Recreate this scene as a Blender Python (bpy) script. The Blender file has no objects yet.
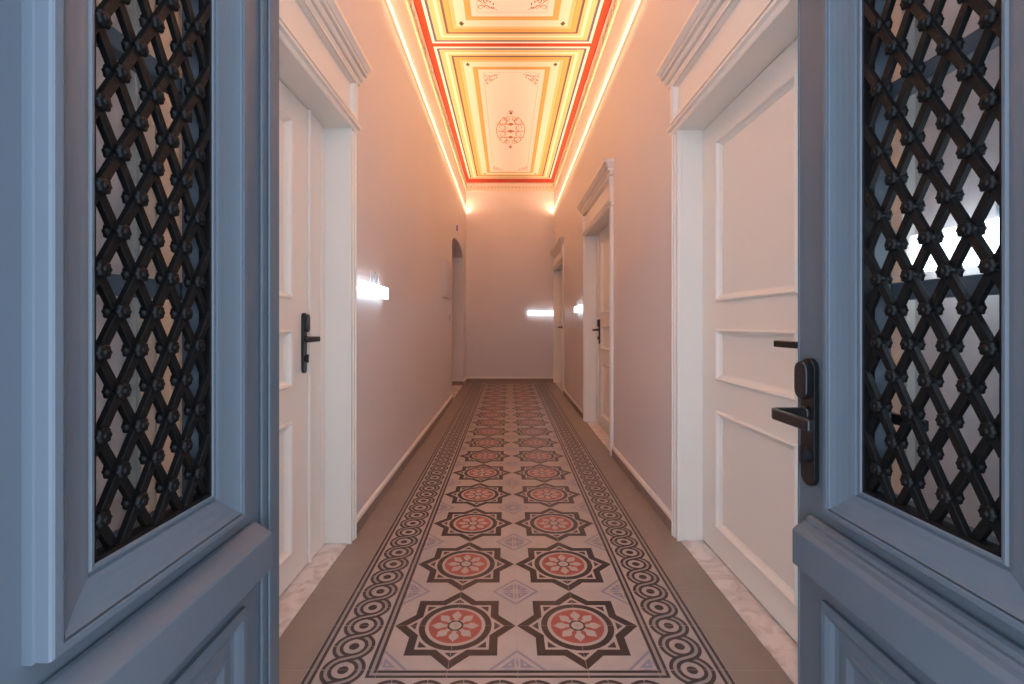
import bpy, bmesh, math, random
from mathutils import Vector, Matrix
random.seed(7)
C = bpy.context.scene.collection
PI = math.pi

# ------------------------------------------------------------------ camera / key dimensions (metres)
F = 475.0                  # focal length in pixels of the 1024 px wide frame
VPX, VPY = 508.0, 323.5    # vanishing point of the corridor
H = 1.05                   # eye height
XL, XR, DE = -0.762, 0.832, 8.575     # left wall, right wall, end wall
ZC = 3.59                  # ceiling
ZLED = 3.045
T = 0.2115                 # cement tile

def lin(r, g, b):
    f = lambda c: (c/255)/12.92 if c/255 <= 0.04045 else (((c/255)+0.055)/1.055)**2.4
    return (f(r), f(g), f(b), 1)

# ------------------------------------------------------------------ materials
def mat(name, col, rough=0.5, spec=0.5, metal=0.0, noise=None, bump=None, coat=0.0, coat_rough=0.1, rvar=0.0):
    m = bpy.data.materials.new(name); m.use_nodes = True
    nt = m.node_tree; p = nt.nodes['Principled BSDF']
    p.inputs['Base Color'].default_value = col
    p.inputs['Roughness'].default_value = rough
    p.inputs['Specular IOR Level'].default_value = spec
    p.inputs['Metallic'].default_value = metal
    p.inputs['Coat Weight'].default_value = coat
    p.inputs['Coat Roughness'].default_value = coat_rough
    tc = nt.nodes.new('ShaderNodeTexCoord')
    if noise:
        scale, amt = noise
        n = nt.nodes.new('ShaderNodeTexNoise'); n.inputs['Scale'].default_value = scale; n.inputs['Detail'].default_value = 5
        nt.links.new(tc.outputs['Object'], n.inputs['Vector'])
        mx = nt.nodes.new('ShaderNodeMix'); mx.data_type = 'RGBA'
        mx.inputs[6].default_value = tuple(c*(1-amt) for c in col[:3])+(1,)
        mx.inputs[7].default_value = tuple(min(1, c*(1+amt)) for c in col[:3])+(1,)
        nt.links.new(n.outputs['Fac'], mx.inputs[0]); nt.links.new(mx.outputs[2], p.inputs['Base Color'])
    if bump:
        scale, st = bump
        n = nt.nodes.new('ShaderNodeTexNoise'); n.inputs['Scale'].default_value = scale; n.inputs['Detail'].default_value = 4
        nt.links.new(tc.outputs['Object'], n.inputs['Vector'])
        b = nt.nodes.new('ShaderNodeBump'); b.inputs['Strength'].default_value = st; b.inputs['Distance'].default_value = 0.004
        nt.links.new(n.outputs['Fac'], b.inputs['Height']); nt.links.new(b.outputs['Normal'], p.inputs['Normal'])
    return m

def emit(name, col, strength):
    m = bpy.data.materials.new(name); m.use_nodes = True
    nt = m.node_tree; nt.nodes.clear()
    e = nt.nodes.new('ShaderNodeEmission'); e.inputs[0].default_value = col; e.inputs[1].default_value = strength
    o = nt.nodes.new('ShaderNodeOutputMaterial'); nt.links.new(e.outputs[0], o.inputs[0])
    return m

M = {}
M['wall'] = mat('wall_paint', lin(224,212,210), 0.42, 0.4, noise=(1.3,0.03), bump=(90,0.06))
M['white'] = mat('cream_wood_paint', lin(243,232,220), 0.38, 0.4, bump=(60,0.03))
M['marble'] = None
M['blue'] = mat('blue_paint', lin(87,94,102), 0.42, 0.45, noise=(9,0.06), bump=(140,0.06))
M['iron'] = mat('black_iron', lin(9,7,7), 0.5, 0.22, bump=(220,0.15))
M['black'] = mat('black_handle', lin(24,22,22), 0.3, 0.5)
M['skirt'] = mat('brown_skirting_tile', lin(150,128,118), 0.5, 0.4, noise=(14,0.12))
M['cap'] = mat('pale_skirting_cap', lin(238,226,216), 0.5, 0.4)
M['box'] = mat('box_enamel', lin(206,192,186), 0.4, 0.4)
M['gap'] = mat('shadow_gap', lin(60,50,46), 0.8, 0.2)
M['led_body'] = mat('led_profile', lin(225,210,200), 0.5, 0.4)
M['led'] = emit('warm_led', (1.0,0.61,0.345,1), 74.0)
M['led_front'] = emit('warm_led_front', (1.0,0.57,0.27,1), 3.0)
M['sign_led'] = emit('cool_white_led', (0.78,0.90,1.0,1), 3.4)
M['digit'] = mat('clear_acrylic', lin(222,226,232), 0.2, 0.6)
M['sign_body'] = mat('sign_acrylic', lin(225,228,232), 0.25, 0.5)
M['dentil'] = mat('dentil_band_and_shadow', lin(222,190,160), 0.7, 0.2)
M['stone'] = mat('entrance_stone', lin(150,142,132), 0.7, 0.3, noise=(4,0.12), bump=(30,0.15))
M['sensor'] = mat('violet_plastic', lin(120,110,190), 0.4, 0.5)

# marble
def marble():
    m = mat('threshold_marble', lin(214,194,186), 0.3, 0.5)
    nt = m.node_tree; p = nt.nodes['Principled BSDF']
    tc = nt.nodes.new('ShaderNodeTexCoord')
    n = nt.nodes.new('ShaderNodeTexNoise'); n.inputs['Scale'].default_value = 9; n.inputs['Detail'].default_value = 9; n.inputs['Distortion'].default_value = 1.6
    r = nt.nodes.new('ShaderNodeValToRGB')
    r.color_ramp.elements[0].position = 0.35; r.color_ramp.elements[0].color = lin(202,184,177)
    r.color_ramp.elements[1].position = 0.55; r.color_ramp.elements[1].color = lin(230,218,212)
    nt.links.new(tc.outputs['Object'], n.inputs['Vector']); nt.links.new(n.outputs['Fac'], r.inputs[0]); nt.links.new(r.outputs[0], p.inputs['Base Color'])
    return m
M['marble'] = marble()

def glass():
    m = bpy.data.materials.new('window_glass'); m.use_nodes = True
    nt = m.node_tree; nt.nodes.clear()
    t = nt.nodes.new('ShaderNodeBsdfTransparent'); t.inputs[0].default_value = (0.93,0.96,0.97,1)
    g = nt.nodes.new('ShaderNodeBsdfGlossy'); g.inputs['Roughness'].default_value = 0.02
    lw = nt.nodes.new('ShaderNodeLayerWeight'); lw.inputs[0].default_value = 0.5
    pw = nt.nodes.new('ShaderNodeMath'); pw.operation = 'POWER'; pw.inputs[1].default_value = 4.0; nt.links.new(lw.outputs['Facing'], pw.inputs[0])
    fr = nt.nodes.new('ShaderNodeMath'); fr.operation = 'MULTIPLY_ADD'; fr.inputs[1].default_value = 0.7; fr.inputs[2].default_value = 0.03; nt.links.new(pw.outputs[0], fr.inputs[0])
    mx = nt.nodes.new('ShaderNodeMixShader'); o = nt.nodes.new('ShaderNodeOutputMaterial')
    nt.links.new(fr.outputs[0], mx.inputs[0]); nt.links.new(t.outputs[0], mx.inputs[1]); nt.links.new(g.outputs[0], mx.inputs[2])
    nt.links.new(mx.outputs[0], o.inputs[0])
    return m
M['glass'] = glass()

# ------------------------------------------------------------------ object helpers
def wloc(o):
    v = Vector((0,0,0))
    while o is not None:
        v += o.location; o = o.parent
    return v

def mk(name, bm, mats, parent=None, origin=None, bevel=0, smooth=False, recalc=True):
    """link a bmesh (world coordinates) as one object; vertices become local to its parent"""
    if recalc: bmesh.ops.recalc_face_normals(bm, faces=bm.faces)
    me = bpy.data.meshes.new(name)
    if origin is None:
        origin = wloc(parent) if parent else Vector((0,0,0))
    bmesh.ops.translate(bm, verts=bm.verts, vec=-Vector(origin))
    bm.to_mesh(me); bm.free()
    if smooth:
        for f in me.polygons: f.use_smooth = True
    for m in (mats if isinstance(mats, (list, tuple)) else [mats]): me.materials.append(m)
    o = bpy.data.objects.new(name, me); C.objects.link(o)
    if parent:
        o.parent = parent; o.location = Vector(origin) - wloc(parent)
    else:
        o.location = origin
    if bevel:
        b = o.modifiers.new('edge', 'BEVEL'); b.width = bevel; b.segments = 2; b.limit_method = 'ANGLE'; b.angle_limit = math.radians(40)
    return o

def tag(o, label, cat=None, group=None, kind=None):
    o['label'] = label
    if cat: o['category'] = cat
    if group: o['group'] = group
    if kind: o['kind'] = kind
    return o

def empty(name, loc, label, cat, group=None, kind=None):
    o = bpy.data.objects.new(name, None); C.objects.link(o); o.location = loc; o.empty_display_size = 0.05
    return tag(o, label, cat, group, kind)

# maps (u along, v out of the surface, z) to the world
def left_map(x0=XL):  return lambda u, v, z: Vector((x0+v, u, z))
def right_map(x0=XR): return lambda u, v, z: Vector((x0-v, u, z))
def end_map():        return lambda u, v, z: Vector((u, DE-v, z))

def box(bm, mp, u0, u1, v0, v1, z0, z1, mi=0):
    vs = [bm.verts.new(mp(u, v, z)) for z in (z0, z1) for v in (v0, v1) for u in (u0, u1)]
    for idx in ((0,1,3,2),(4,6,7,5),(0,4,5,1),(2,3,7,6),(0,2,6,4),(1,5,7,3)):
        f = bm.faces.new([vs[i] for i in idx]); f.material_index = mi

def sweep3(bm, mp, u0, u1, prof, close=True):
    """moulding along a wall: prof = [(protrusion, z)], returned to the wall with mitres at both ends"""
    rows = []
    for p, z in prof:
        rows.append([bm.verts.new(mp(*a)) for a in ((u0-p*0.75, 0, z), (u0-p*0.75, p, z), (u1+p*0.75, p, z), (u1+p*0.75, 0, z))])
    for a, b in zip(rows, rows[1:]):
        for i in range(3): bm.faces.new((a[i], a[i+1], b[i+1], b[i]))
    bm.faces.new(rows[0]); bm.faces.new(rows[-1])

def sweep(bm, mp, u0, u1, prof):
    """straight run of a closed profile [(v, z)] with end caps"""
    a = [bm.verts.new(mp(u0, v, z)) for v, z in prof]; b = [bm.verts.new(mp(u1, v, z)) for v, z in prof]
    n = len(prof)
    for i in range(n): bm.faces.new((a[i], a[(i+1) % n], b[(i+1) % n], b[i]))
    bm.faces.new(a); bm.faces.new(b)

def ring(bm, mp, u0, u1, z0, z1, prof, sc=(1,1,1,1), cap=False):
    """mitred rectangular moulding: prof = [(offset outward, v)], sc scales the offset (u-, u+, z-, z+)"""
    rows = []
    for d, v in prof:
        a, b, c, e = u0-d*sc[0], u1+d*sc[1], z0-d*sc[2], z1+d*sc[3]
        rows.append([bm.verts.new(mp(*q)) for q in ((a,v,c),(b,v,c),(b,v,e),(a,v,e))])
    for a, b in zip(rows, rows[1:]):
        for i in range(4): bm.faces.new((a[i], a[(i+1) % 4], b[(i+1) % 4], b[i]))
    if cap: bm.faces.new(rows[0] if cap == 'first' else rows[-1])

def tube(bm, p0, p1, r0, r1=None, n=12, caps=True):
    r1 = r0 if r1 is None else r1
    d = (p1-p0).normalized(); s = Vector((0,0,1)) if abs(d.z) < 0.9 else Vector((1,0,0))
    a = d.cross(s).normalized(); b = d.cross(a)
    R = []
    for p, r in ((p0, r0), (p1, r1)):
        R.append([bm.verts.new(p+a*(r*math.cos(2*PI*i/n))+b*(r*math.sin(2*PI*i/n))) for i in range(n)])
    for i in range(n): bm.faces.new((R[0][i], R[0][(i+1) % n], R[1][(i+1) % n], R[1][i]))
    if caps: bm.faces.new(R[0]); bm.faces.new(R[1])

# ------------------------------------------------------------------ painted patterns: flat polygons inlaid in layers
class Inlay:
    def __init__(self, fn, step): self.bm = bmesh.new(); self.fn = fn; self.step = step
    def poly(self, pts, layer, mi, clip=None):
        if clip: pts = clip_poly(pts, clip)
        if len(pts) < 3: return
        f = self.bm.faces.new([self.bm.verts.new(self.fn(x, y, layer*self.step)) for x, y in pts]); f.material_index = mi
    def rect(self, x0, y0, x1, y1, layer, mi): self.poly([(x0,y0),(x1,y0),(x1,y1),(x0,y1)], layer, mi)
    def frame(self, x0, y0, x1, y1, w, layer, mi):
        self.rect(x0,y0,x1,y0+w,layer,mi); self.rect(x0,y1-w,x1,y1,layer,mi)
        self.rect(x0,y0+w,x0+w,y1-w,layer,mi); self.rect(x1-w,y0+w,x1,y1-w,layer,mi)
    def disc(self, cx, cy, r, layer, mi, n=28, ry=None):
        ry = ry or r
        self.poly([(cx+r*math.cos(2*PI*i/n), cy+ry*math.sin(2*PI*i/n)) for i in range(n)], layer, mi)
    def ribbon(self, path, w, layer, mi, taper=False):
        n = len(path)
        for i in range(n-1):
            q = []
            for j in (i, i+1):
                a = path[max(0,j-1)]; b = path[min(n-1,j+1)]
                dx, dy = b[0]-a[0], b[1]-a[1]; L = math.hypot(dx,dy) or 1
                ww = w*(1-0.85*j/(n-1)) if taper else w
                q.append(((path[j][0]-dy/L*ww, path[j][1]+dx/L*ww), (path[j][0]+dy/L*ww, path[j][1]-dx/L*ww)))
            self.poly([q[0][0], q[0][1], q[1][1], q[1][0]], layer, mi)

def clip_poly(pts, c):
    x0, y0, x1, y1 = c
    for ax, lim, sgn in ((0,x0,1),(0,x1,-1),(1,y0,1),(1,y1,-1)):
        out = []
        for i in range(len(pts)):
            a, b = pts[i], pts[(i+1) % len(pts)]
            ia, ib = (a[ax]-lim)*sgn >= -1e-9, (b[ax]-lim)*sgn >= -1e-9
            if ia: out.append(a)
            if ia != ib:
                t = (lim-a[ax])/(b[ax]-a[ax]); out.append((a[0]+t*(b[0]-a[0]), a[1]+t*(b[1]-a[1])))
        pts = out
        if len(pts) < 3: return []
    return pts

# ------------------------------------------------------------------ FLOOR
FC = 0.029                                   # centre line of the tile carpet
cx0, cx1 = FC-3*T, FC+3*T
fx0, fx1 = FC-2*T, FC+2*T
fy0 = 1.4375; ROWS = 16; P = 2*T
fy1 = fy0+ROWS*P; cy0, cy1 = fy0-T, fy1+T
fm = [mat('plain_floor_tile', lin(145,129,119), 0.42, 0.45, noise=(6,0.12), bump=(40,0.04)),
      mat('carpet_tile_beige', lin(172,155,147), 0.38, 0.45, noise=(11,0.10)),
      mat('carpet_tile_dark', lin(54,40,40), 0.38, 0.45, noise=(16,0.15)),
      mat('carpet_tile_red', lin(160,78,68), 0.38, 0.45, noise=(16,0.12)),
      mat('carpet_tile_bluegrey', lin(136,128,140), 0.38, 0.45, noise=(16,0.12)),
      mat('carpet_tile_grey', lin(150,137,131), 0.38, 0.45, noise=(16,0.1)),
      mat('grout', lin(172,152,142), 0.7, 0.2)]
fl = Inlay(lambda x, y, h: Vector((x, y, h)), 0.00018)
fb = fl.bm
box(fb, lambda u, v, z: Vector((u, v, z)), -2.0, 1.2, 0.0, DE+0.2, -0.12, 0.0, 0)
# joints of the plain tiles
y = fy0-6*T
while y < DE:
    if y > 0.05:
        fl.rect(XL, y-0.0008, cx0, y+0.0008, 1, 6); fl.rect(cx1, y-0.0008, XR, y+0.0008, 1, 6)
        if y < cy0: fl.rect(cx0, y-0.0008, cx1, y+0.0008, 1, 6)
    y += T
for k in range(-3, 4): fl.rect(FC+k*T-0.0008, 0.05, FC+k*T+0.0008, cy0, 1, 6)
fl.rect(cx0, cy0, cx1, cy1, 2, 1)
# border lines
def dbl(x0, y0, x1, y1):
    fl.frame(x0, y0, x1, y1, 0.030, 3, 2); fl.frame(x0+0.0095, y0+0.0095, x1-0.0095, y1-0.0095, 0.0105, 4, 5)
dbl(cx0+0.001, cy0+0.001, cx1-0.001, cy1-0.001)
dbl(fx0-0.031, fy0-0.031, fx1+0.031, fy1+0.031)
# guilloche chains
R0 = 0.050
def chain(cx, cy, ux, uy, n, s):
    """n rings from (cx, cy) along (ux, uy), spacing s"""
    px, py = uy, -ux                                  # right-hand side of the direction
    tr = lambda a, b: (cx+a*px+b*ux, cy+a*py+b*uy)    # a across, b along
    for k in range(n):
        b = k*s
        fl.disc(*tr(0, b), 0.0165, 5, 2, 18)
        fl.ribbon([tr(0.0392*math.cos(2*PI*i/28), b+0.0392*math.sin(2*PI*i/28)) for i in range(29)], 0.0050, 8, 2)
    th = math.acos(min(1, 2*R0/s))
    for k in range(-1, n):
        for side, L in ((-1, 4), (1, 6)):             # the run from the near left to the far right lies on top
            pts = []
            for i in range(9):
                a = (PI/2-th)*i/8
                a0 = a
                pts.append((side*-1*R0*math.cos(a0)*-1, R0*math.sin(a0)))
            # leave ring k on `-side`, cross the axis, arrive on ring k+1 on the other side
            pts = [(-side*R0*math.cos((PI/2-th)*i/8), k*s+R0*math.sin((PI/2-th)*i/8)) for i in range(9)]
            pts += [(side*R0*math.cos((PI/2-th)*i/8), (k+1)*s-R0*math.sin((PI/2-th)*i/8)) for i in range(8, -1, -1)]
            if k == -1: pts = pts[9:]
            if k == n-1: pts = pts[:9]
            q = [tr(a, b) for a, b in pts]
            up = 2 if side == 1 else 0
            fl.ribbon(q, 0.0166, 4+up, 2); fl.ribbon(q, 0.0052, 5+up, 5)
S = T/2
nn = int(round((cy1-cy0)/S))
chain(cx0+T/2, cy0+S, 0, 1, nn-1, S)
chain(cx1-T/2, cy0+S, 0, 1, nn-1, S)
for yy in (cy0+T/2, cy1-T/2):
    chain(fx0+S/2, yy, 1, 0, 8, S)
# stars
def star_pts(cx, cy, R, rot=0):
    pts = []; ri = R*math.cos(PI/4)/math.cos(PI/8)
    for i in range(16):
        a = PI/8*i+rot; r = R if i % 2 == 0 else ri
        pts.append((cx+r*math.cos(a), cy+r*math.sin(a)))
    return pts
def star(cx, cy):
    o, i_ = star_pts(cx, cy, 0.2095), star_pts(cx, cy, 0.1700)
    for k in range(16):
        fl.poly([o[k], o[(k+1) % 16], i_[(k+1) % 16], i_[k]], 3, 2)
    for k in range(8):
        a = PI/4*k
        c, s_ = math.cos(a), math.sin(a)
        tri = [(0.1570,0),(0.1350,0.0205),(0.1350,-0.0205)]
        fl.poly([(cx+x*c-y*s_, cy+x*s_+y*c) for x, y in tri], 3, 2)
    fl.disc(cx, cy, 0.1255, 4, 2, 40); fl.disc(cx, cy, 0.1040, 5, 1, 40); fl.disc(cx, cy, 0.0920, 6, 3, 36)
    for k in range(8):
        a = PI/4*k
        c, s_ = math.cos(a), math.sin(a)
        pet = [(0.024,0.007),(0.040,0.0075),(0.052,0.0165),(0.063,0.0160),(0.072,0.008),(0.083,0)]
        pet = pet+[(x, -y) for x, y in reversed(pet[:-1])]
        fl.poly([(cx+x*c-y*s_, cy+x*s_+y*c) for x, y in pet], 7, 1)
    fl.disc(cx, cy, 0.0285, 8, 2, 20); fl.disc(cx, cy, 0.0215, 9, 1, 20); fl.disc(cx, cy, 0.0070, 10, 5, 10)
for r in range(ROWS):
    for sx in (-1, 1): star(FC+sx*T, fy0+T+r*P)
# small diamonds between the stars
clip = (fx0, fy0, fx1, fy1)
def diamond(cx, cy):
    def dm(r, x=0, y=0): return [(cx+x-r,cy+y),(cx+x,cy+y-r),(cx+x+r,cy+y),(cx+x,cy+y+r)]
    fl.poly(dm(0.090), 3, 4, clip); fl.poly(dm(0.0775), 4, 1, clip)
    for sx in (-1, 1):
        for sy in (-1, 1):
            fl.poly([(cx+sx*0.009,cy+sy*0.012),(cx+sx*0.009,cy+sy*0.052),(cx+sx*0.052,cy+sy*0.009),(cx+sx*0.012,cy+sy*0.009)], 5, 4, clip)
            fl.poly([(cx+sx*0.019,cy+sy*0.019),(cx+sx*0.019,cy+sy*0.031),(cx+sx*0.031,cy+sy*0.019)], 6, 1, clip)
    for k in range(4):
        c, s_ = math.cos(PI/2*k), math.sin(PI/2*k)
        fl.poly([(cx+x*c-y*s_, cy+x*s_+y*c) for x, y in ((0.004,0),(0.030,0.0055),(0.060,0),(0.030,-0.0055))], 6, 4, clip)
for r in range(ROWS+1):
    for kx in (-1, 0, 1): diamond(FC+kx*P, fy0+r*P)
# joints of the carpet tiles
for k in range(-3, 4):
    fl.rect(FC+k*T-0.0006, cy0, FC+k*T+0.0006, cy1, 11, 6)
y = cy0
while y < cy1:
    fl.rect(cx0, y-0.0006, cx1, y+0.0006, 11, 6); y += T
floor = mk('floor', fb, fm, recalc=False)
tag(floor, 'patterned cement tile carpet of red stars in a plain grey tile corridor floor', 'floor', kind='structure')

# ------------------------------------------------------------------ DOOR POSITIONS (near reveal, far reveal)
Z_OPEN = 1.982
DOORS_R = [(1.04, 2.293), (3.82, 5.07), (7.12, 8.43)]
DOOR_L = (1.02, 2.262)
ARCH = (6.48, 8.06)

# ------------------------------------------------------------------ WALLS
def wall_pieces(bm, mp, openings, d0, d1, thick):
    u = d0
    for a, b, zt in openings:
        box(bm, mp, u, a, -thick, 0, 0, ZC); box(bm, mp, a, b, -thick, 0, zt, ZC); u = b
    box(bm, mp, u, d1, -thick, 0, 0, ZC)
bm = bmesh.new(); mp = right_map()
wall_pieces(bm, mp, [(a-0.02, b+0.02, Z_OPEN+0.02) for a, b in DOORS_R], 0.12, DE, 0.17)
box(bm, mp, 0.12, DE, -0.23, -0.17, 0, ZC)  # added slab behind the doors, keeps outside light from leaking in
tag(mk('wall_right', bm, M['wall']), 'pale lilac plaster wall with three cream panelled doors', 'wall', kind='structure')

bm = bmesh.new(); mp = left_map()
a0, a1 = ARCH; zs, zr = 2.165, 2.30
wall_pieces(bm, mp, [(DOOR_L[0]-0.02, DOOR_L[1]+0.02, Z_OPEN+0.02), (a0, a1, zr+0.02)], 0.12, DE, 0.20)
box(bm, mp, 0.12, a0-0.15, -0.26, -0.20, 0, ZC)  # added backing slab, blocks stray daylight at the door gaps
# segmental arch under the flat lintel
N = 20
arc = []
for i in range(N+1):
    t = -1+2*i/N
    arc.append((a0+(a1-a0)*i/N, zs+(zr-zs)*(1-t*t)**0.5 if True else 0))
for i in range(N):
    (ua, za), (ub, zb) = arc[i], arc[i+1]
    vs = []
    for v in (0, -0.20):
        vs.append([bm.verts.new(mp(*q)) for q in ((ua,v,za),(ub,v,zb),(ub,v,zr+0.02),(ua,v,zr+0.02))])
    bm.faces.new(vs[0]); bm.faces.new(vs[1]); bm.faces.new((vs[0][0],vs[0][1],vs[1][1],vs[1][0]))
# dim passage behind the arch
box(bm, mp, a0-0.2, a1+0.2, -1.16, -1.10, 0, ZC)
box(bm, mp, a0-0.2, a0-0.15, -1.10, -0.20, 0, ZC)
box(bm, mp, a1+0.15, a1+0.2, -1.10, -0.20, 0, ZC)
box(bm, mp, a0-0.2, a1+0.2, -1.10, -0.20, 2.6, 2.66)
wl = mk('wall_left', bm, M['wall'])
tag(wl, 'pale lilac plaster wall with one cream door and a low arched opening near its far end', 'wall', kind='structure')
bm = bmesh.new(); box(bm, left_map(), a0, a1, -0.20, -0.002, 0.0, 0.004)
mk('threshold', bm, M['marble'], wl)

bm = bmesh.new(); box(bm, lambda u, v, z: Vector((u, v, z)), XL-0.2, XR+0.2, DE, DE+0.12, 0, ZC)
tag(mk('wall_back', bm, M['wall']), 'narrow peach-lit plaster wall closing the far end of the corridor', 'wall', kind='structure')
bm = bmesh.new(); mpw = lambda u, v, z: Vector((u, v, z))
box(bm, mpw, XL-0.2, -0.56, 0.12, 0.42, 0, ZC); box(bm, mpw, 0.68, XR+0.2, 0.12, 0.42, 0, ZC); box(bm, mpw, -0.56, 0.68, 0.12, 0.42, 2.75, ZC)
tag(mk('wall_front', bm, M['stone']), 'plaster wall around the entrance where the blue door leaves hang', 'wall', kind='structure')

# baseboards: dark tile with a pale cap
def baseboard(name, mp, runs, label):
    bm = bmesh.new(); b2 = bmesh.new()
    for a, b in runs:
        box(bm, mp, a, b, 0.0, 0.012, 0, 0.058)
        sweep(b2, mp, a, b, [(0,0.058),(0.012,0.058),(0.012,0.076),(0.006,0.086),(0,0.088)])
    o = mk(name, bm, M['skirt']); tag(o, label, 'baseboard', kind='structure'); mk('cap', b2, M['cap'], o)
CW = 0.070
baseboard('baseboard_left', left_map(), [(0.43, DOOR_L[0]-CW), (DOOR_L[1]+CW, ARCH[0]), (ARCH[1], DE)], 'brown tile skirting with pale top edge along the wall with the arch')
rr = [0.43]
for a, b in DOORS_R: rr += [a-CW, b+CW]
rr.append(DE)
baseboard('baseboard_right', right_map(), [(rr[i], rr[i+1]) for i in range(0, len(rr), 2) if rr[i+1]-rr[i] > 0.01], 'brown tile skirting with pale top edge between the three doors')
baseboard('baseboard_back', end_map(), [(XL+0.012, XR-0.012)], 'short brown tile skirting across the end wall')
bm = bmesh.new()
box(bm, mpw, XL-0.2, XL-0.001, ARCH[1]-0.012, ARCH[1], 0, 0.058)
box(bm, mpw, XL-0.2, XL-0.001, ARCH[1]-0.012, ARCH[1], 0.058, 0.07)
tag(mk('baseboard_arch', bm, M['skirt']), 'stub of brown tile skirting on the jamb of the arched opening', 'baseboard', kind='structure')

# ------------------------------------------------------------------ CEILING with painted panels
cm = [mat('ceiling_plaster', lin(240,214,196), 0.7, 0.2),
      mat('paint_red', lin(174,66,42), 0.7, 0.2, noise=(8,0.08)),
      mat('paint_white', lin(240,228,222), 0.7, 0.2),
      mat('paint_mauve', lin(92,90,114), 0.7, 0.2),
      mat('paint_yellow', lin(206,184,134), 0.7, 0.2, noise=(8,0.05)),
      mat('paint_cream', lin(228,217,203), 0.7, 0.2),
      mat('paint_ochre', lin(204,164,98), 0.7, 0.2, noise=(8,0.06)),
      mat('paint_field', lin(238,222,218), 0.7, 0.2),
      mat('paint_line', lin(190,140,96), 0.7, 0.2),
      mat('paint_green', lin(96,96,60), 0.7, 0.2),
      mat('paint_brown', lin(168,110,80), 0.7, 0.2),
      mat('paint_dark_mauve', lin(108,86,92), 0.7, 0.2),
      mat('paint_rose', lin(218,130,104), 0.7, 0.2)]
ce = Inlay(lambda x, y, h: Vector((x, y, ZC-h)), 0.0004)
box(ce.bm, mpw, -2.0, 1.2, 0.12, DE+0.2, ZC, ZC+0.1, 0)
DC = 4.33
gx0, gx1 = XL+0.012, XR-0.012
ce.rect(gx0, 0.42, gx1, DE-0.012, 1, 1)
def spiral(cx, cy, r, turns, a0, sgn, n=26):
    return [(cx+r*(1-0.8*i/n)*math.cos(a0+sgn*turns*2*PI*i/n), cy+r*(1-0.8*i/n)*math.sin(a0+sgn*turns*2*PI*i/n)) for i in range(n+1)]
def panel(x0, y0, x1, y1):
    d = 0.0
    def lay(w, layer, mi):
        nonlocal d
        ce.rect(x0+d, y0+d, x1-d, y1-d, layer, mi); d += w
    lay(0.025, 2, 2); lay(0.022, 3, 3); lay(0.044, 4, 4); lay(0.027, 5, 5); lay(0.028, 6, 4); lay(0.021, 7, 11)
    lay(0.041, 8, 6); lay(0.006, 9, 8); lay(0.034, 10, 4)
    dc = d; lay(0.085, 11, 5); de = d
    lay(0.040, 12, 6); lay(0.006, 13, 8); lay(0.008, 14, 4)
    df = d; lay(0.05, 15, 7)
    ce.frame(x0+d, y0+d, x1-d, y1-d, 0.003, 16, 8)
    cr = (dc+de)/2
    for px in (x0+cr, x1-cr):
        for py in (y0+cr, y1-cr):
            for k in range(4):
                ce.disc(px+0.010*math.cos(PI/2*k), py+0.016*math.sin(PI/2*k), 0.010, 16, 9, 10, 0.016)
    # corner sprays of scrolls
    for sx, bx in ((1, x0+df+0.05), (-1, x1-df-0.05)):
        for sy, by in ((1, y0+df+0.08), (-1, y1-df-0.08)):
            for (ox, oy, r, t, a, g, c) in ((0.035,0.03,0.032,1.3,0,1,10),(0.095,0.03,0.028,1.2,PI,-1,12),(0.035,0.12,0.028,1.2,PI/2,1,12),
                                            (0.09,0.11,0.03,1.4,-PI/2,-1,10),(0.14,0.02,0.018,1.2,0,1,10),(0.03,0.19,0.018,1.2,0,1,10)):
                ce.ribbon([(bx+sx*x*0.85, by+sy*y*1.0) for x, y in spiral(ox, oy, r, t, a, g)], 0.0050, 16, c, True)
            ce.ribbon([(bx+sx*(0.01+0.15*i/10), by+sy*(0.15-0.15*(i/10)**0.5)) for i in range(11)], 0.003, 16, 10)
            for i in range(5):
                ce.disc(bx+sx*(0.03+0.025*i), by+sy*(0.17-0.025*i), 0.007, 16, 12 if i % 2 else 9, 8, 0.013)
    # medallion of scrolls in the middle of the panel
    mx, my = (x0+x1)/2, (y0+y1)/2-0.08
    for k, (dy, w, c) in enumerate(((-0.22,0.045,10),(-0.0,0.060,10),(0.20,0.045,10))):
        ce.poly([(mx-w, my+dy), (mx, my+dy-0.05), (mx+w, my+dy), (mx, my+dy+0.05)], 16, c)
        ce.ribbon([(mx-0.17, my+dy), (mx+0.17, my+dy)], 0.012, 16, 12)
    for sx in (-1, 1):
        for (ox, oy, r, t, a, g, c) in ((0.105,-0.30,0.070,1.1,-PI/2,-1,10),(0.115,-0.12,0.055,1.2,PI/2,1,12),(0.115,0.10,0.055,1.2,-PI/2,-1,12),
                                        (0.105,0.28,0.070,1.1,PI/2,1,10),(0.045,-0.38,0.04,1.2,0,1,12),(0.045,0.36,0.04,1.2,0,-1,12)):
            ce.ribbon([(mx+sx*x, my+oy+(y-oy)*1.7) for x, y in spiral(ox, oy, r, t, a, g)], 0.008, 16, c, True)
        ce.ribbon([(mx+sx*0.185*math.sin(PI*i/16)**0.4, my-0.46+0.92*i/16) for i in range(17)], 0.004, 16, 10)
    for dy in (-0.53, 0.53):
        for k in range(5):
            a = PI*k/4
            ce.ribbon([(mx, my+dy), (mx+0.035*math.cos(a), my+dy+0.08*math.copysign(math.sin(a)+0.25, dy))], 0.005, 16, 10)
        ce.disc(mx, my+dy, 0.015, 16, 9, 10, 0.03)
rw = 0.066
panel(gx0+rw, DC+0.026, gx1-rw, DE-0.25)
panel(gx0+rw, 0.42+rw, gx1-rw, DC-0.026)
tag(mk('ceiling', ce.bm, cm, recalc=False), 'painted ceiling with two long panels framed in red and yellow bands', 'ceiling', kind='structure')

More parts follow.
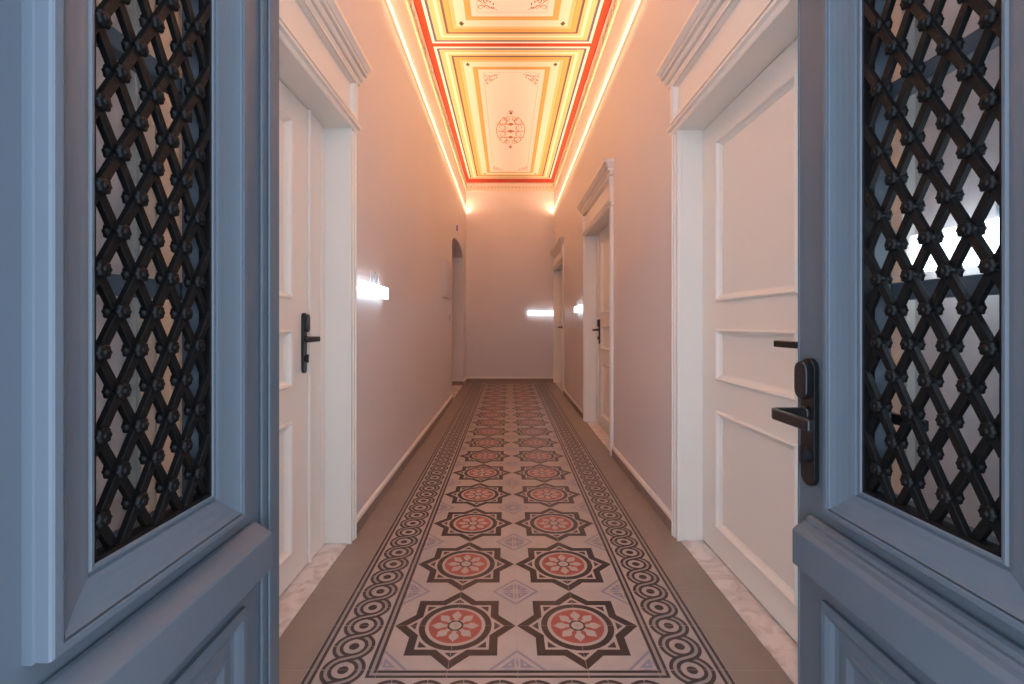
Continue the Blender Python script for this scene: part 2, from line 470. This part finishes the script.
# cornice at the head of each wall, with a row of dentils
def cornice(name, mp, u0, u1, label):
    bm = bmesh.new()
    sweep(bm, mp, u0, u1, [(0,3.438),(0.012,3.438),(0.018,3.446),(0.018,3.458),(0.010,3.462),(0.010,3.490),(0.006,3.494),(0.006,3.530),(0.018,3.534),(0.018,3.548),(0.022,3.552),(0.022,3.566),(0.012,3.572),(0.012,ZC),(0,ZC)])
    for f in bm.faces:
        zz = [v.co.z for v in f.verts]
        if min(zz) > 3.493 and max(zz) < 3.531: f.material_index = 1
        if max(zz) < 3.447: f.material_index = 1  # shadow line under the cornice, put in as a darker tone
    u = u0+0.03
    while u < u1-0.06:
        box(bm, mp, u, u+0.034, 0.005, 0.017, 3.496, 3.528); u += 0.062
    tag(mk(name, bm, [cm[5], M['dentil']]), label, 'cornice', kind='structure')
cornice('trim_1', left_map(), 0.43, DE, 'narrow dentil cornice over the wall with the arch')
cornice('trim_2', right_map(), 0.43, DE, 'narrow dentil cornice over the wall with three doors')
cornice('trim_3', end_map(), XL+0.023, XR-0.023, 'short dentil cornice across the top of the end wall')

# cove lights: slim ledges that throw warm light up the walls
def cove(mp, loc, label):
    e = empty('cove_light', loc, label, 'cove light', 'warm strip lights below the ceiling')
    bm = bmesh.new()
    sweep(bm, mp, 0.43, DE-0.003, [(0.0,ZLED-0.014),(0.026,ZLED-0.014),(0.026,ZLED-0.006),(0.0,ZLED-0.006)])
    mk('profile', bm, M['led_body'], e)
    bm = bmesh.new(); box(bm, mp, 0.45, DE-0.02, 0.008, 0.0245, ZLED-0.0055, ZLED+0.001)
    mk('diffuser', bm, M['led'], e)
    bm = bmesh.new(); sweep(bm, mp, 0.45, DE-0.02, [(0.0262,ZLED-0.032),(0.029,ZLED-0.030),(0.031,ZLED-0.022),(0.031,ZLED-0.006),(0.029,ZLED-0.001),(0.0262,ZLED+0.001)])
    mk('lit_nose', bm, M['led_front'], e)
cove(left_map(), (XL, 4.5, ZLED), 'long warm strip light on the ledge above the arched opening wall')
cove(right_map(), (XR, 4.5, ZLED), 'long warm strip light on the ledge above the three-door wall')

# ------------------------------------------------------------------ HANDLES
def stadium(bm, mp, uc, w, z0, z1, v0, v1, n=8):
    r = w/2; pts = []
    for i in range(n+1):
        a = PI*i/n; pts.append((uc+r*math.cos(a), z1-r+r*math.sin(a)))
    for i in range(n+1):
        a = PI+PI*i/n; pts.append((uc+r*math.cos(a), z0+r+r*math.sin(a)))
    A = [bm.verts.new(mp(u, v0, z)) for u, z in pts]; B = [bm.verts.new(mp(u, v1, z)) for u, z in pts]
    k = len(pts)
    for i in range(k): bm.faces.new((A[i], A[(i+1) % k], B[(i+1) % k], B[i]))
    bm.faces.new(A); bm.faces.new(B)

def handle(parent, mp, uc, zc, sgn, v0=0.0, w=0.036, small=False, length=0.125, reach=0.073):
    bm = bmesh.new(); hh = 0.03 if small else 0.128; stadium(bm, mp, uc, w, zc-hh+(0.018 if small else 0), zc+hh+(0.018 if small else 0), v0, v0+0.011)
    h = mk('handle', bm, M['black'], parent, origin=mp(uc, v0, zc), bevel=0.002)
    if not small: h['label'] = 'black door handle on a long back plate'
    if not small:
        bm = bmesh.new(); stadium(bm, mp, uc, w*0.9, zc+0.046, zc+0.122, v0+0.010, v0+0.026)
        mk('lock_cover', bm, M['black'], h, bevel=0.003)
    bm = bmesh.new()
    zl = zc+0.018
    tube(bm, mp(uc, v0+0.010, zl), mp(uc, v0+0.020, zl), 0.014, n=16)
    # neck and grip as one swept bar with a rounded elbow
    path = [(uc, v0+0.015, zl), (uc, v0+reach-0.013, zl), (uc+sgn*0.004, v0+reach-0.004, zl), (uc+sgn*0.014, v0+reach, zl), (uc+sgn*length, v0+reach, zl)]
    rows = []
    for i, q in enumerate(path):
        a = Vector(path[max(0,i-1)]); b = Vector(path[min(len(path)-1,i+1)]); d = (b-a).normalized()
        nrm = Vector((-d.y, d.x, 0)); hw, hz = 0.0062, 0.0105
        rows.append([bm.verts.new(mp(*(Vector(q)+nrm*(hw*sx)+Vector((0,0,hz*sz))))) for sx, sz in ((-1,-1),(1,-1),(1,1),(-1,1))])
    for a, b in zip(rows, rows[1:]):
        for i in range(4): bm.faces.new((a[i], a[(i+1) % 4], b[(i+1) % 4], b[i]))
    bm.faces.new(rows[0]); bm.faces.new(rows[-1])
    mk('lever', bm, M['black'], h, bevel=0.003)
    if small: return h
    bm = bmesh.new()
    tube(bm, mp(uc, v0+0.010, zc-0.065), mp(uc, v0+0.018, zc-0.065), 0.015, 0.013, n=18)
    stadium(bm, mp, uc, 0.009, zc-0.083, zc-0.047, v0+0.017, v0+0.024, 6)
    mk('thumb_turn', bm, M['black'], h)
    return h

# ------------------------------------------------------------------ WHITE PANELLED DOORS
REC = 0.107
def white_door(name, mp, u0, u1, label, handle_far, far_strip, near_strip, loc):
    d = empty(name, loc, label, 'door', kind='structure')
    cw = 0.068
    # casing: two moulded uprights with plinth, and the lining of the reveal
    bm = bmesh.new()
    for a, s in ((u0, -1), (u1, 1)):
        def col(t0, t1, v, z0, z1):
            ua, ub = sorted((a+s*t0, a+s*t1)); box(bm, mp, ua, ub, -0.005, v, z0, z1)
        col(-0.0015, cw, 0.012, 0.0, Z_OPEN); col(-0.003, 0.010, 0.016, 0.0, Z_OPEN); col(0.034, cw+0.0015, 0.017, 0.0, Z_OPEN); col(0.054, cw-0.004, 0.022, 0.0, Z_OPEN)
        ua, ub = sorted((a, a+s*0.018)); box(bm, mp, ua, ub, -REC-0.05, -0.003, 0.0, Z_OPEN+0.018)
    box(bm, mp, u0, u1, -REC-0.05, 0.0, Z_OPEN, Z_OPEN+0.018)
    mk('casing', bm, M['white'], d, bevel=0.0015)
    # entablature: architrave bead, recessed frieze, moulded cornice
    bm = bmesh.new(); a, b = u0-cw, u1+cw
    sweep3(bm, mp, a, b, [(0.0,Z_OPEN-0.001),(0.018,Z_OPEN-0.001),(0.022,Z_OPEN+0.006),(0.022,Z_OPEN+0.022),(0.034,Z_OPEN+0.026),(0.034,Z_OPEN+0.038),(0.006,Z_OPEN+0.040),(0.006,2.238),(0.0,2.238)])
    ring(bm, mp, u0-0.012, u1+0.012, 2.052, 2.200, [(-0.001,0.006),(-0.001,0.010),(0.007,0.024),(0.012,0.024),(0.012,0.014),(0.020,0.014),(0.021,0.030),(0.050,0.030),(0.050,0.0)], sc=(1,1,0.38,0.5))
    h = mk('header', bm, M['white'], d)
    bm = bmesh.new()
    sweep3(bm, mp, a+0.004, b-0.004, [(0,2.222),(.030,2.222),(.034,2.228),(.034,2.238),(.026,2.239),(.026,2.245),(.042,2.247),(.049,2.258),(.049,2.268),(.039,2.269),(.039,2.275),(.060,2.277),
                            (.062,2.287),(.053,2.288),(.053,2.294),(.064,2.297),(.072,2.308),(.079,2.316),(.079,2.334),(0,2.338)])
    mk('cornice', bm, M['white'], h)
    # threshold
    bm = bmesh.new(); box(bm, mp, u0+0.002, u1-0.002, -REC-0.05, -0.001, 0.0, 0.004)
    mk('threshold', bm, M['marble'], d)
    # fixed strips and the leaf
    la, lb = u0+near_strip, u1-far_strip
    bm = bmesh.new()
    if far_strip:
        box(bm, mp, lb+0.0025, u1-0.001, -REC-0.045, -REC, 0.008, Z_OPEN-0.002); box(bm, mp, lb+0.0025, lb+0.022, -REC, -REC+0.012, 0.008, Z_OPEN-0.003)
        box(bm, mp, u1-0.060, u1-0.048, -REC, -REC+0.004, 0.008, Z_OPEN-0.003)
    if near_strip:
        box(bm, mp, u0+0.001, la-0.0025, -REC-0.045, -REC, 0.008, Z_OPEN-0.002); box(bm, mp, la-0.022, la-0.0025, -REC, -REC+0.010, 0.008, Z_OPEN-0.003)
    mk('side_strip', bm, M['white'], d, bevel=0.002)
    bm = bmesh.new(); box(bm, mp, u0, u1, -REC-0.060, -REC-0.046, 0.0, Z_OPEN)
    mk('gap_shade_board', bm, M['gap'], d)  # added dark board against light leaks; shade of the gaps is its colour
    st = 0.165
    a, b = la+st, lb-st
    rails = [(0.012, 0.135), (0.655, 0.800), (1.022, 1.152), (1.865, Z_OPEN-0.004)]
    bm = bmesh.new()
    box(bm, mp, la, a, -REC-0.042, -REC, 0.012, Z_OPEN-0.004); box(bm, mp, b, lb, -REC-0.042, -REC, 0.012, Z_OPEN-0.004)
    for z0, z1 in rails: box(bm, mp, a, b, -REC-0.042, -REC, z0, z1)
    leaf = mk('leaf', bm, M['white'], d)
    for (z0, z1) in ((0.135,0.655),(0.800,1.022),(1.152,1.865)):
        bm = bmesh.new()
        ring(bm, mp, a, b, z0, z1, [(0.004,-REC),(0.004,-REC+0.007),(-0.003,-REC+0.012),(-0.009,-REC+0.009),(-0.012,-REC+0.001),(-0.020,-REC-0.006),(-0.027,-REC-0.009),(-0.027,-REC-0.011)], cap=True)
        mk('panel', bm, M['white'], leaf, recalc=True)
    uc = lb-0.045 if handle_far else la+0.045
    handle(d, mp, uc, 0.967, -1 if handle_far else 1, v0=-REC, small=(name == 'door_4'))
    return d
white_door('door_1', left_map(), *DOOR_L, 'cream panelled door on the arch wall, beside the lit sign 101', True, 0.205, 0.26, (XL, 1.64, 0))
white_door('door_2', right_map(), *DOORS_R[0], 'large cream panelled door beside the open blue door with the handle', False, 0.0, 0.33, (XR, 1.67, 0))
white_door('door_3', right_map(), *DOORS_R[1], 'middle of the three cream doors along one wall, black handle at its far edge', True, 0.165, 0.19, (XR, 4.44, 0))
white_door('door_4', right_map(), *DOORS_R[2], 'farthest cream door, next to the end wall', True, 0.165, 0.19, (XR, 7.77, 0))

# ------------------------------------------------------------------ LIT ROOM SIGNS
def text_mesh(s, size):
    cu = bpy.data.curves.new('digits', 'FONT'); cu.body = s; cu.size = size; cu.extrude = 0.0025; cu.align_x = 'CENTER'; cu.space_character = 1.45
    o = bpy.data.objects.new('tmp', cu); C.objects.link(o)
    bpy.context.view_layer.update()
    dg = bpy.context.evaluated_depsgraph_get()
    me = bpy.data.meshes.new_from_object(o.evaluated_get(dg))
    C.objects.unlink(o); bpy.data.objects.remove(o); bpy.data.curves.remove(cu)
    return me
def sign(mp, ua, ub, z0, z1, txt, flip, label):
    s = empty('room_sign', mp((ua+ub)/2, 0, z0), label, 'room sign', 'lit room number signs on the walls')
    bm = bmesh.new(); box(bm, mp, ua+0.02, ub-0.02, 0.0, 0.0195, z0+0.012, z1-0.012); mk('back_plate', bm, M['sign_body'], s)
    bm = bmesh.new(); box(bm, mp, ua, ub, 0.020, 0.042, z0, z1); mk('light_bar', bm, M['sign_led'], s, bevel=0.003)
    uc = (ua+ub)/2
    for k, ch in enumerate(txt):
        bm = bmesh.new(); me = text_mesh(ch, 0.104); bm.from_mesh(me); bpy.data.meshes.remove(me)
        for v in bm.verts:
            v.co = mp(uc+flip*(v.co.x+(k-1)*0.082), 0.031+v.co.z, z1-0.002+v.co.y)
        mk('digit', bm, M['digit'], s)
sign(left_map(), 2.36, 2.865, 1.196, 1.264, '101', 1, 'glowing white room sign 101 beside the cream door on the arch wall')
sign(right_map(), 0.445, 0.935, 1.150, 1.222, '102', -1, 'glowing white sign seen through the grille of the blue door with the handle')
sign(right_map(), 5.165, 5.68, 1.180, 1.250, '103', -1, 'glowing white sign between the middle and far cream doors')
sign(end_map(), 0.36, 0.825, 1.200, 1.275, '104', 1, 'glowing white sign on the end wall of the corridor')

# ------------------------------------------------------------------ SMALL WALL FITTINGS
mp = left_map()
e = empty('wall_box', (XL, 5.75, 1.35), 'pale shallow metal box on the wall before the arched opening', 'electrical box')
bm = bmesh.new(); box(bm, mp, 5.50, 6.02, 0.0, 0.052, 1.352, 1.795); mk('housing', bm, M['box'], e, bevel=0.004)
bm = bmesh.new(); box(bm, mp, 5.515, 6.005, 0.0525, 0.060, 1.367, 1.780); f = mk('cover', bm, M['box'], e, bevel=0.003)
bm = bmesh.new(); box(bm, mp, 5.53, 5.545, 0.060, 0.066, 1.55, 1.60); mk('latch', bm, M['box'], f)
e = empty('light_switch', (XL, 6.14, 1.08), 'small white light switch below the shallow metal box', 'light switch')
bm = bmesh.new(); box(bm, mp, 6.10, 6.18, 0.0, 0.009, 1.08, 1.17); mk('plate', bm, M['sign_body'], e, bevel=0.002)
bm = bmesh.new(); box(bm, mp, 6.118, 6.162, 0.009, 0.014, 1.098, 1.152); mk('rocker', bm, M['sign_body'], e, bevel=0.002)
e = empty('wall_sensor', (XL, 7.02, 2.42), 'small slim violet sensor on the wall over the arched opening', 'sensor')
bm = bmesh.new(); box(bm, mp, 7.0, 7.05, 0.0, 0.02, 2.42, 2.50); mk('housing', bm, M['sensor'], e, bevel=0.004)
bm = bmesh.new(); box(bm, mp, 7.005, 7.045, 0.004, 0.014, 2.335, 2.42); mk('bracket', bm, M['sign_body'], e, bevel=0.002)

# ------------------------------------------------------------------ BLUE ENTRANCE DOORS
def rosette_mesh():
    """cast flower boss on both faces of the lattice, axis along v (local x)"""
    bm = bmesh.new(); n = 24
    for s in (-1, 1):
        prof = [(0.0086,0.000,0),(0.0094,0.0045,0),(0.0110,0.0060,1),(0.0108,0.0090,1),(0.0094,0.0115,1),(0.0066,0.0128,1),(0.0046,0.0124,0),(0.0040,0.0136,0),(0.0020,0.0148,0)]
        rows = []
        for r, h, lob in prof:
            rows.append([bm.verts.new(Vector((s*h, r*(1+(0.10*math.cos(8*2*PI*i/n) if lob else 0))*math.cos(2*PI*i/n), r*(1+(0.10*math.cos(8*2*PI*i/n) if lob else 0))*math.sin(2*PI*i/n)))) for i in range(n)])
        for a, b in zip(rows, rows[1:]):
            for i in range(n): bm.faces.new((a[i], a[(i+1) % n], b[(i+1) % n], b[i]))
        bm.faces.new(rows[-1])
    bmesh.ops.recalc_face_normals(bm, faces=bm.faces)
    me = bpy.data.meshes.new('rosette'); bm.to_mesh(me); bm.free()
    for f in me.polygons: f.use_smooth = True
    me.materials.append(M['iron'])
    return me
ROS = rosette_mesh()

def lattice(parent, mp, ua, ub, za, zb, uc0, du, zc0, dz):
    """iron grille: crossing flat bars in a bar frame, one cast rosette on every crossing"""
    bm = bmesh.new(); W, DV = 0.0061, 0.0046
    vc = -0.003
    # bars: slope dz/(2du) per column step
    for s in (1, -1):
        sl = s*(dz/2)/du
        # all lines through (uc0, zc0+n*dz)
        for n in range(-40, 41):
            zz = zc0+n*dz
            # param u from ua..ub; z = zz + sl*(u-uc0)
            pts = []
            u_lo, u_hi = ua, ub
            t1, t2 = uc0+(za-zz)/sl, uc0+(zb-zz)/sl
            lo, hi = max(u_lo, min(t1, t2)), min(u_hi, max(t1, t2))
            if hi-lo < 0.006: continue
            L = math.hypot(1, sl); nu, nz = -sl/L*W, 1/L*W
            off = 0.0022*s
            vs = []
            for v in (vc-DV+off, vc+DV+off):
                for u in (lo, hi):
                    z = zz+sl*(u-uc0)
                    vs.append(bm.verts.new(mp(u+nu, v, z+nz))); vs.append(bm.verts.new(mp(u-nu, v, z-nz)))
            # vs: v0:(lo+,lo-,hi+,hi-) v1:(...)
            for idx in ((0,1,3,2),(4,6,7,5),(0,2,6,4),(1,5,7,3),(0,4,5,1),(2,3,7,6)):
                bm.faces.new([vs[i] for i in idx])
    fw = 0.006
    box(bm, mp, ua-0.001, ua+fw*0.6, vc-0.012, vc+0.008, za, zb); box(bm, mp, ub-fw*0.6, ub+0.001, vc-0.012, vc+0.008, za, zb)
    box(bm, mp, ua, ub, vc-0.012, vc+0.008, za-0.001, za+fw); box(bm, mp, ua, ub, vc-0.012, vc+0.008, zb-fw, zb+0.001)
    g = mk('grille', bm, M['iron'], parent, bevel=0.001)
    g['label'] = 'black wrought iron lattice grille'
    base = wloc(g); k = 0
    while uc0+k*du < ub-0.003:
        z = zc0+(dz/2 if k % 2 else 0)
        while z-dz > za: z -= dz
        while z < zb:
            if z > za+0.012:
                o = bpy.data.objects.new('rosette', ROS); C.objects.link(o); o.parent = g
                o.location = mp(uc0+k*du, vc, z)-base
            z += dz
        k += 1

def blue_door(mp, hinge, edge, g0, g1, f0, f1, rail_end, label, has_handle, uc0, smooth_rail, zc0, dz):
    d = empty('entrance_door', mp(hinge, -0.022, 0), label, 'door', 'open blue entrance door leaves')
    ZT = 2.45; gz0, gz1 = 0.762, 1.92
    TH = 0.045
    # leaf body around the glazed opening
    bm = bmesh.new()
    box(bm, mp, hinge, g0, -TH, 0, 0.012, ZT); box(bm, mp, g1, edge, -TH, 0, 0.012, ZT)
    box(bm, mp, g0, g1, -TH, 0, 0.515, gz0); box(bm, mp, g0, g1, -TH, 0, gz1, ZT); box(bm, mp, g0, g1, -TH, -0.026, 0.012, 0.515)
    box(bm, mp, g0, g1, -0.030, 0, 0.012, 0.14)
    mk('leaf', bm, M['blue'], d)
    # edge bead
    bm = bmesh.new()
    if has_handle:
        sweepv = [(-TH, edge-0.004), (0.002, edge-0.004), (0.002, edge+0.001), (-TH, edge+0.001)]
        box(bm, mp, edge-0.006, edge+0.001, -TH-0.002, 0.002, 0.012, ZT)
    else:
        box(bm, mp, edge-0.078, edge-0.006, 0.0, 0.008, 0.012, ZT); box(bm, mp, edge-0.060, edge-0.022, 0.008, 0.014, 0.012, ZT)
        box(bm, mp, edge-0.012, edge+0.001, -TH-0.002, 0.004, 0.012, ZT)
    mk('edge_bead', bm, M['blue'], d, bevel=0.003)
    # bolection frame around the glass
    W = 0.060
    prof = [(-0.0015,-0.043),(-0.0015,0.004),(0.0015,0.007),(0.0045,0.0075),(0.0065,0.005),(0.009,0.005),(0.010,0.009),(0.014,0.0105),(0.022,0.0125),(0.031,0.0160),(0.040,0.0205),(0.0475,0.0255),(0.0490,0.0272),
            (0.0496,0.0225),(0.0510,0.0225),(0.0514,0.0290),(0.0530,0.030),(0.0600,0.030),(0.0618,0.0285),(0.0625,0.026),(0.0625,0.012),(0.0640,0.011),(0.0640,0.0)]
    bm = bmesh.new()
    ring(bm, mp, g0, g1, gz0, gz1, prof, sc=((g0-f0)/0.0625, (f1-g1)/0.0625, 1.0, 1.0))
    mk('glazing_frame', bm, M['blue'], d)
    # weather rail under the frame
    bm = bmesh.new()
    if smooth_rail:
        pr = [(0,0.664),(0.004,0.666),(0.010,0.664),(0.016,0.660),(0.038,0.646),(0.042,0.642),(0.042,0.574),(0,0.574)]
    else:
        pr = [(0,0.668),(0.008,0.668),(0.013,0.664),(0.016,0.657),(0.021,0.657),(0.025,0.652),(0.034,0.648),(0.042,0.640),(0.042,0.572),(0,0.572)]
    sweep(bm, mp, hinge+0.02, rail_end, pr)
    mk('weather_rail', bm, M['blue'], d, bevel=0.002)
    # lower raised panel
    a, b, z0, z1 = hinge+0.085, f1+0.030, 0.14, 0.515
    bm = bmesh.new()
    box(bm, mp, g1, b, -0.026, -0.0255, z0, z1)
    ring(bm, mp, a, b, z0, z1, [(0.004,0.0),(0.004,0.008),(-0.004,0.014),(-0.012,0.013),(-0.020,0.008),(-0.026,0.003),(-0.034,0.001),(-0.048,0.001),(-0.052,0.006),(-0.060,0.006),(-0.072,0.001),(-0.078,0.0005)], cap=True)
    mk('lower_panel', bm, M['blue'], d)
    # sash behind the grille with two glazing bars
    bm = bmesh.new(); s0, s1 = g0-0.015, g1+0.052
    box(bm, mp, s0-0.09, s0, -0.082, -0.048, gz0-0.08, gz1+0.06); box(bm, mp, s1, s1+0.07, -0.082, -0.048, gz0-0.08, gz1+0.06)
    box(bm, mp, s0, s1, -0.082, -0.048, gz0-0.08, gz0-0.022); box(bm, mp, s0, s1, -0.082, -0.048, gz1+0.02, gz1+0.06)
    sash = mk('sash', bm, M['blue'], d, bevel=0.003)
    for z in (1.105, 1.452, 1.80):
        bm = bmesh.new(); box(bm, mp, s0, s1, -0.078, -0.052, z-0.015, z+0.015); mk('glazing_bar', bm, M['blue'], sash, bevel=0.004)
    bm = bmesh.new(); box(bm, mp, s0, s1, -0.067, -0.063, gz0-0.022, gz1+0.02)
    mk('glass_pane', bm, M['glass'], sash)
    lattice(d, mp, g0, g1, gz0, gz1, uc0, 0.0303, zc0, dz)
    if has_handle:
        handle(d, mp, edge-0.046, 0.853, -1, v0=0.0, w=0.044, reach=0.082)
        handle(d, lambda u, v, z: mp(u, -TH-v, z), edge-0.046, 0.853, -1, v0=0.0, w=0.044)
    return d
blue_door(left_map(-0.500), 0.43, 1.03, 0.568, 0.794, 0.490, 0.857, 0.925, 'open blue-grey entrance door leaf with iron grille, without a handle', False, 0.5805, True, 1.2184, 0.102)
blue_door(right_map(0.610), 0.43, 0.998, 0.582, 0.812, 0.497, 0.878, 0.950, 'open blue-grey entrance door leaf with iron grille and black handle', True, 0.5985, False, 1.2265, 0.104)

# ------------------------------------------------------------------ LIGHT: daylight from the street behind the camera
w = bpy.data.worlds.new('daylight'); bpy.context.scene.world = w; w.use_nodes = True
bg = w.node_tree.nodes['Background']; bg.inputs[0].default_value = (0.62, 0.79, 1.0, 1); bg.inputs[1].default_value = 2.9

# ------------------------------------------------------------------ CAMERA
cam = bpy.data.cameras.new('camera'); co = bpy.data.objects.new('camera', cam); C.objects.link(co)
co.location = (0, 0, H); co.rotation_euler = (PI/2, 0, 0)
cam.sensor_fit = 'HORIZONTAL'; cam.sensor_width = 36.0; cam.lens = 36.0*F/1024
cam.shift_x = (512-VPX)/1024; cam.shift_y = -(342-VPY)/1024
cam.clip_start = 0.02; cam.clip_end = 100
bpy.context.scene.camera = co
vs = bpy.context.scene.view_settings
vs.view_transform = 'Standard'; vs.look = 'None'; vs.gamma = 1.0; vs.exposure = 0.58; vs.use_curve_mapping = False
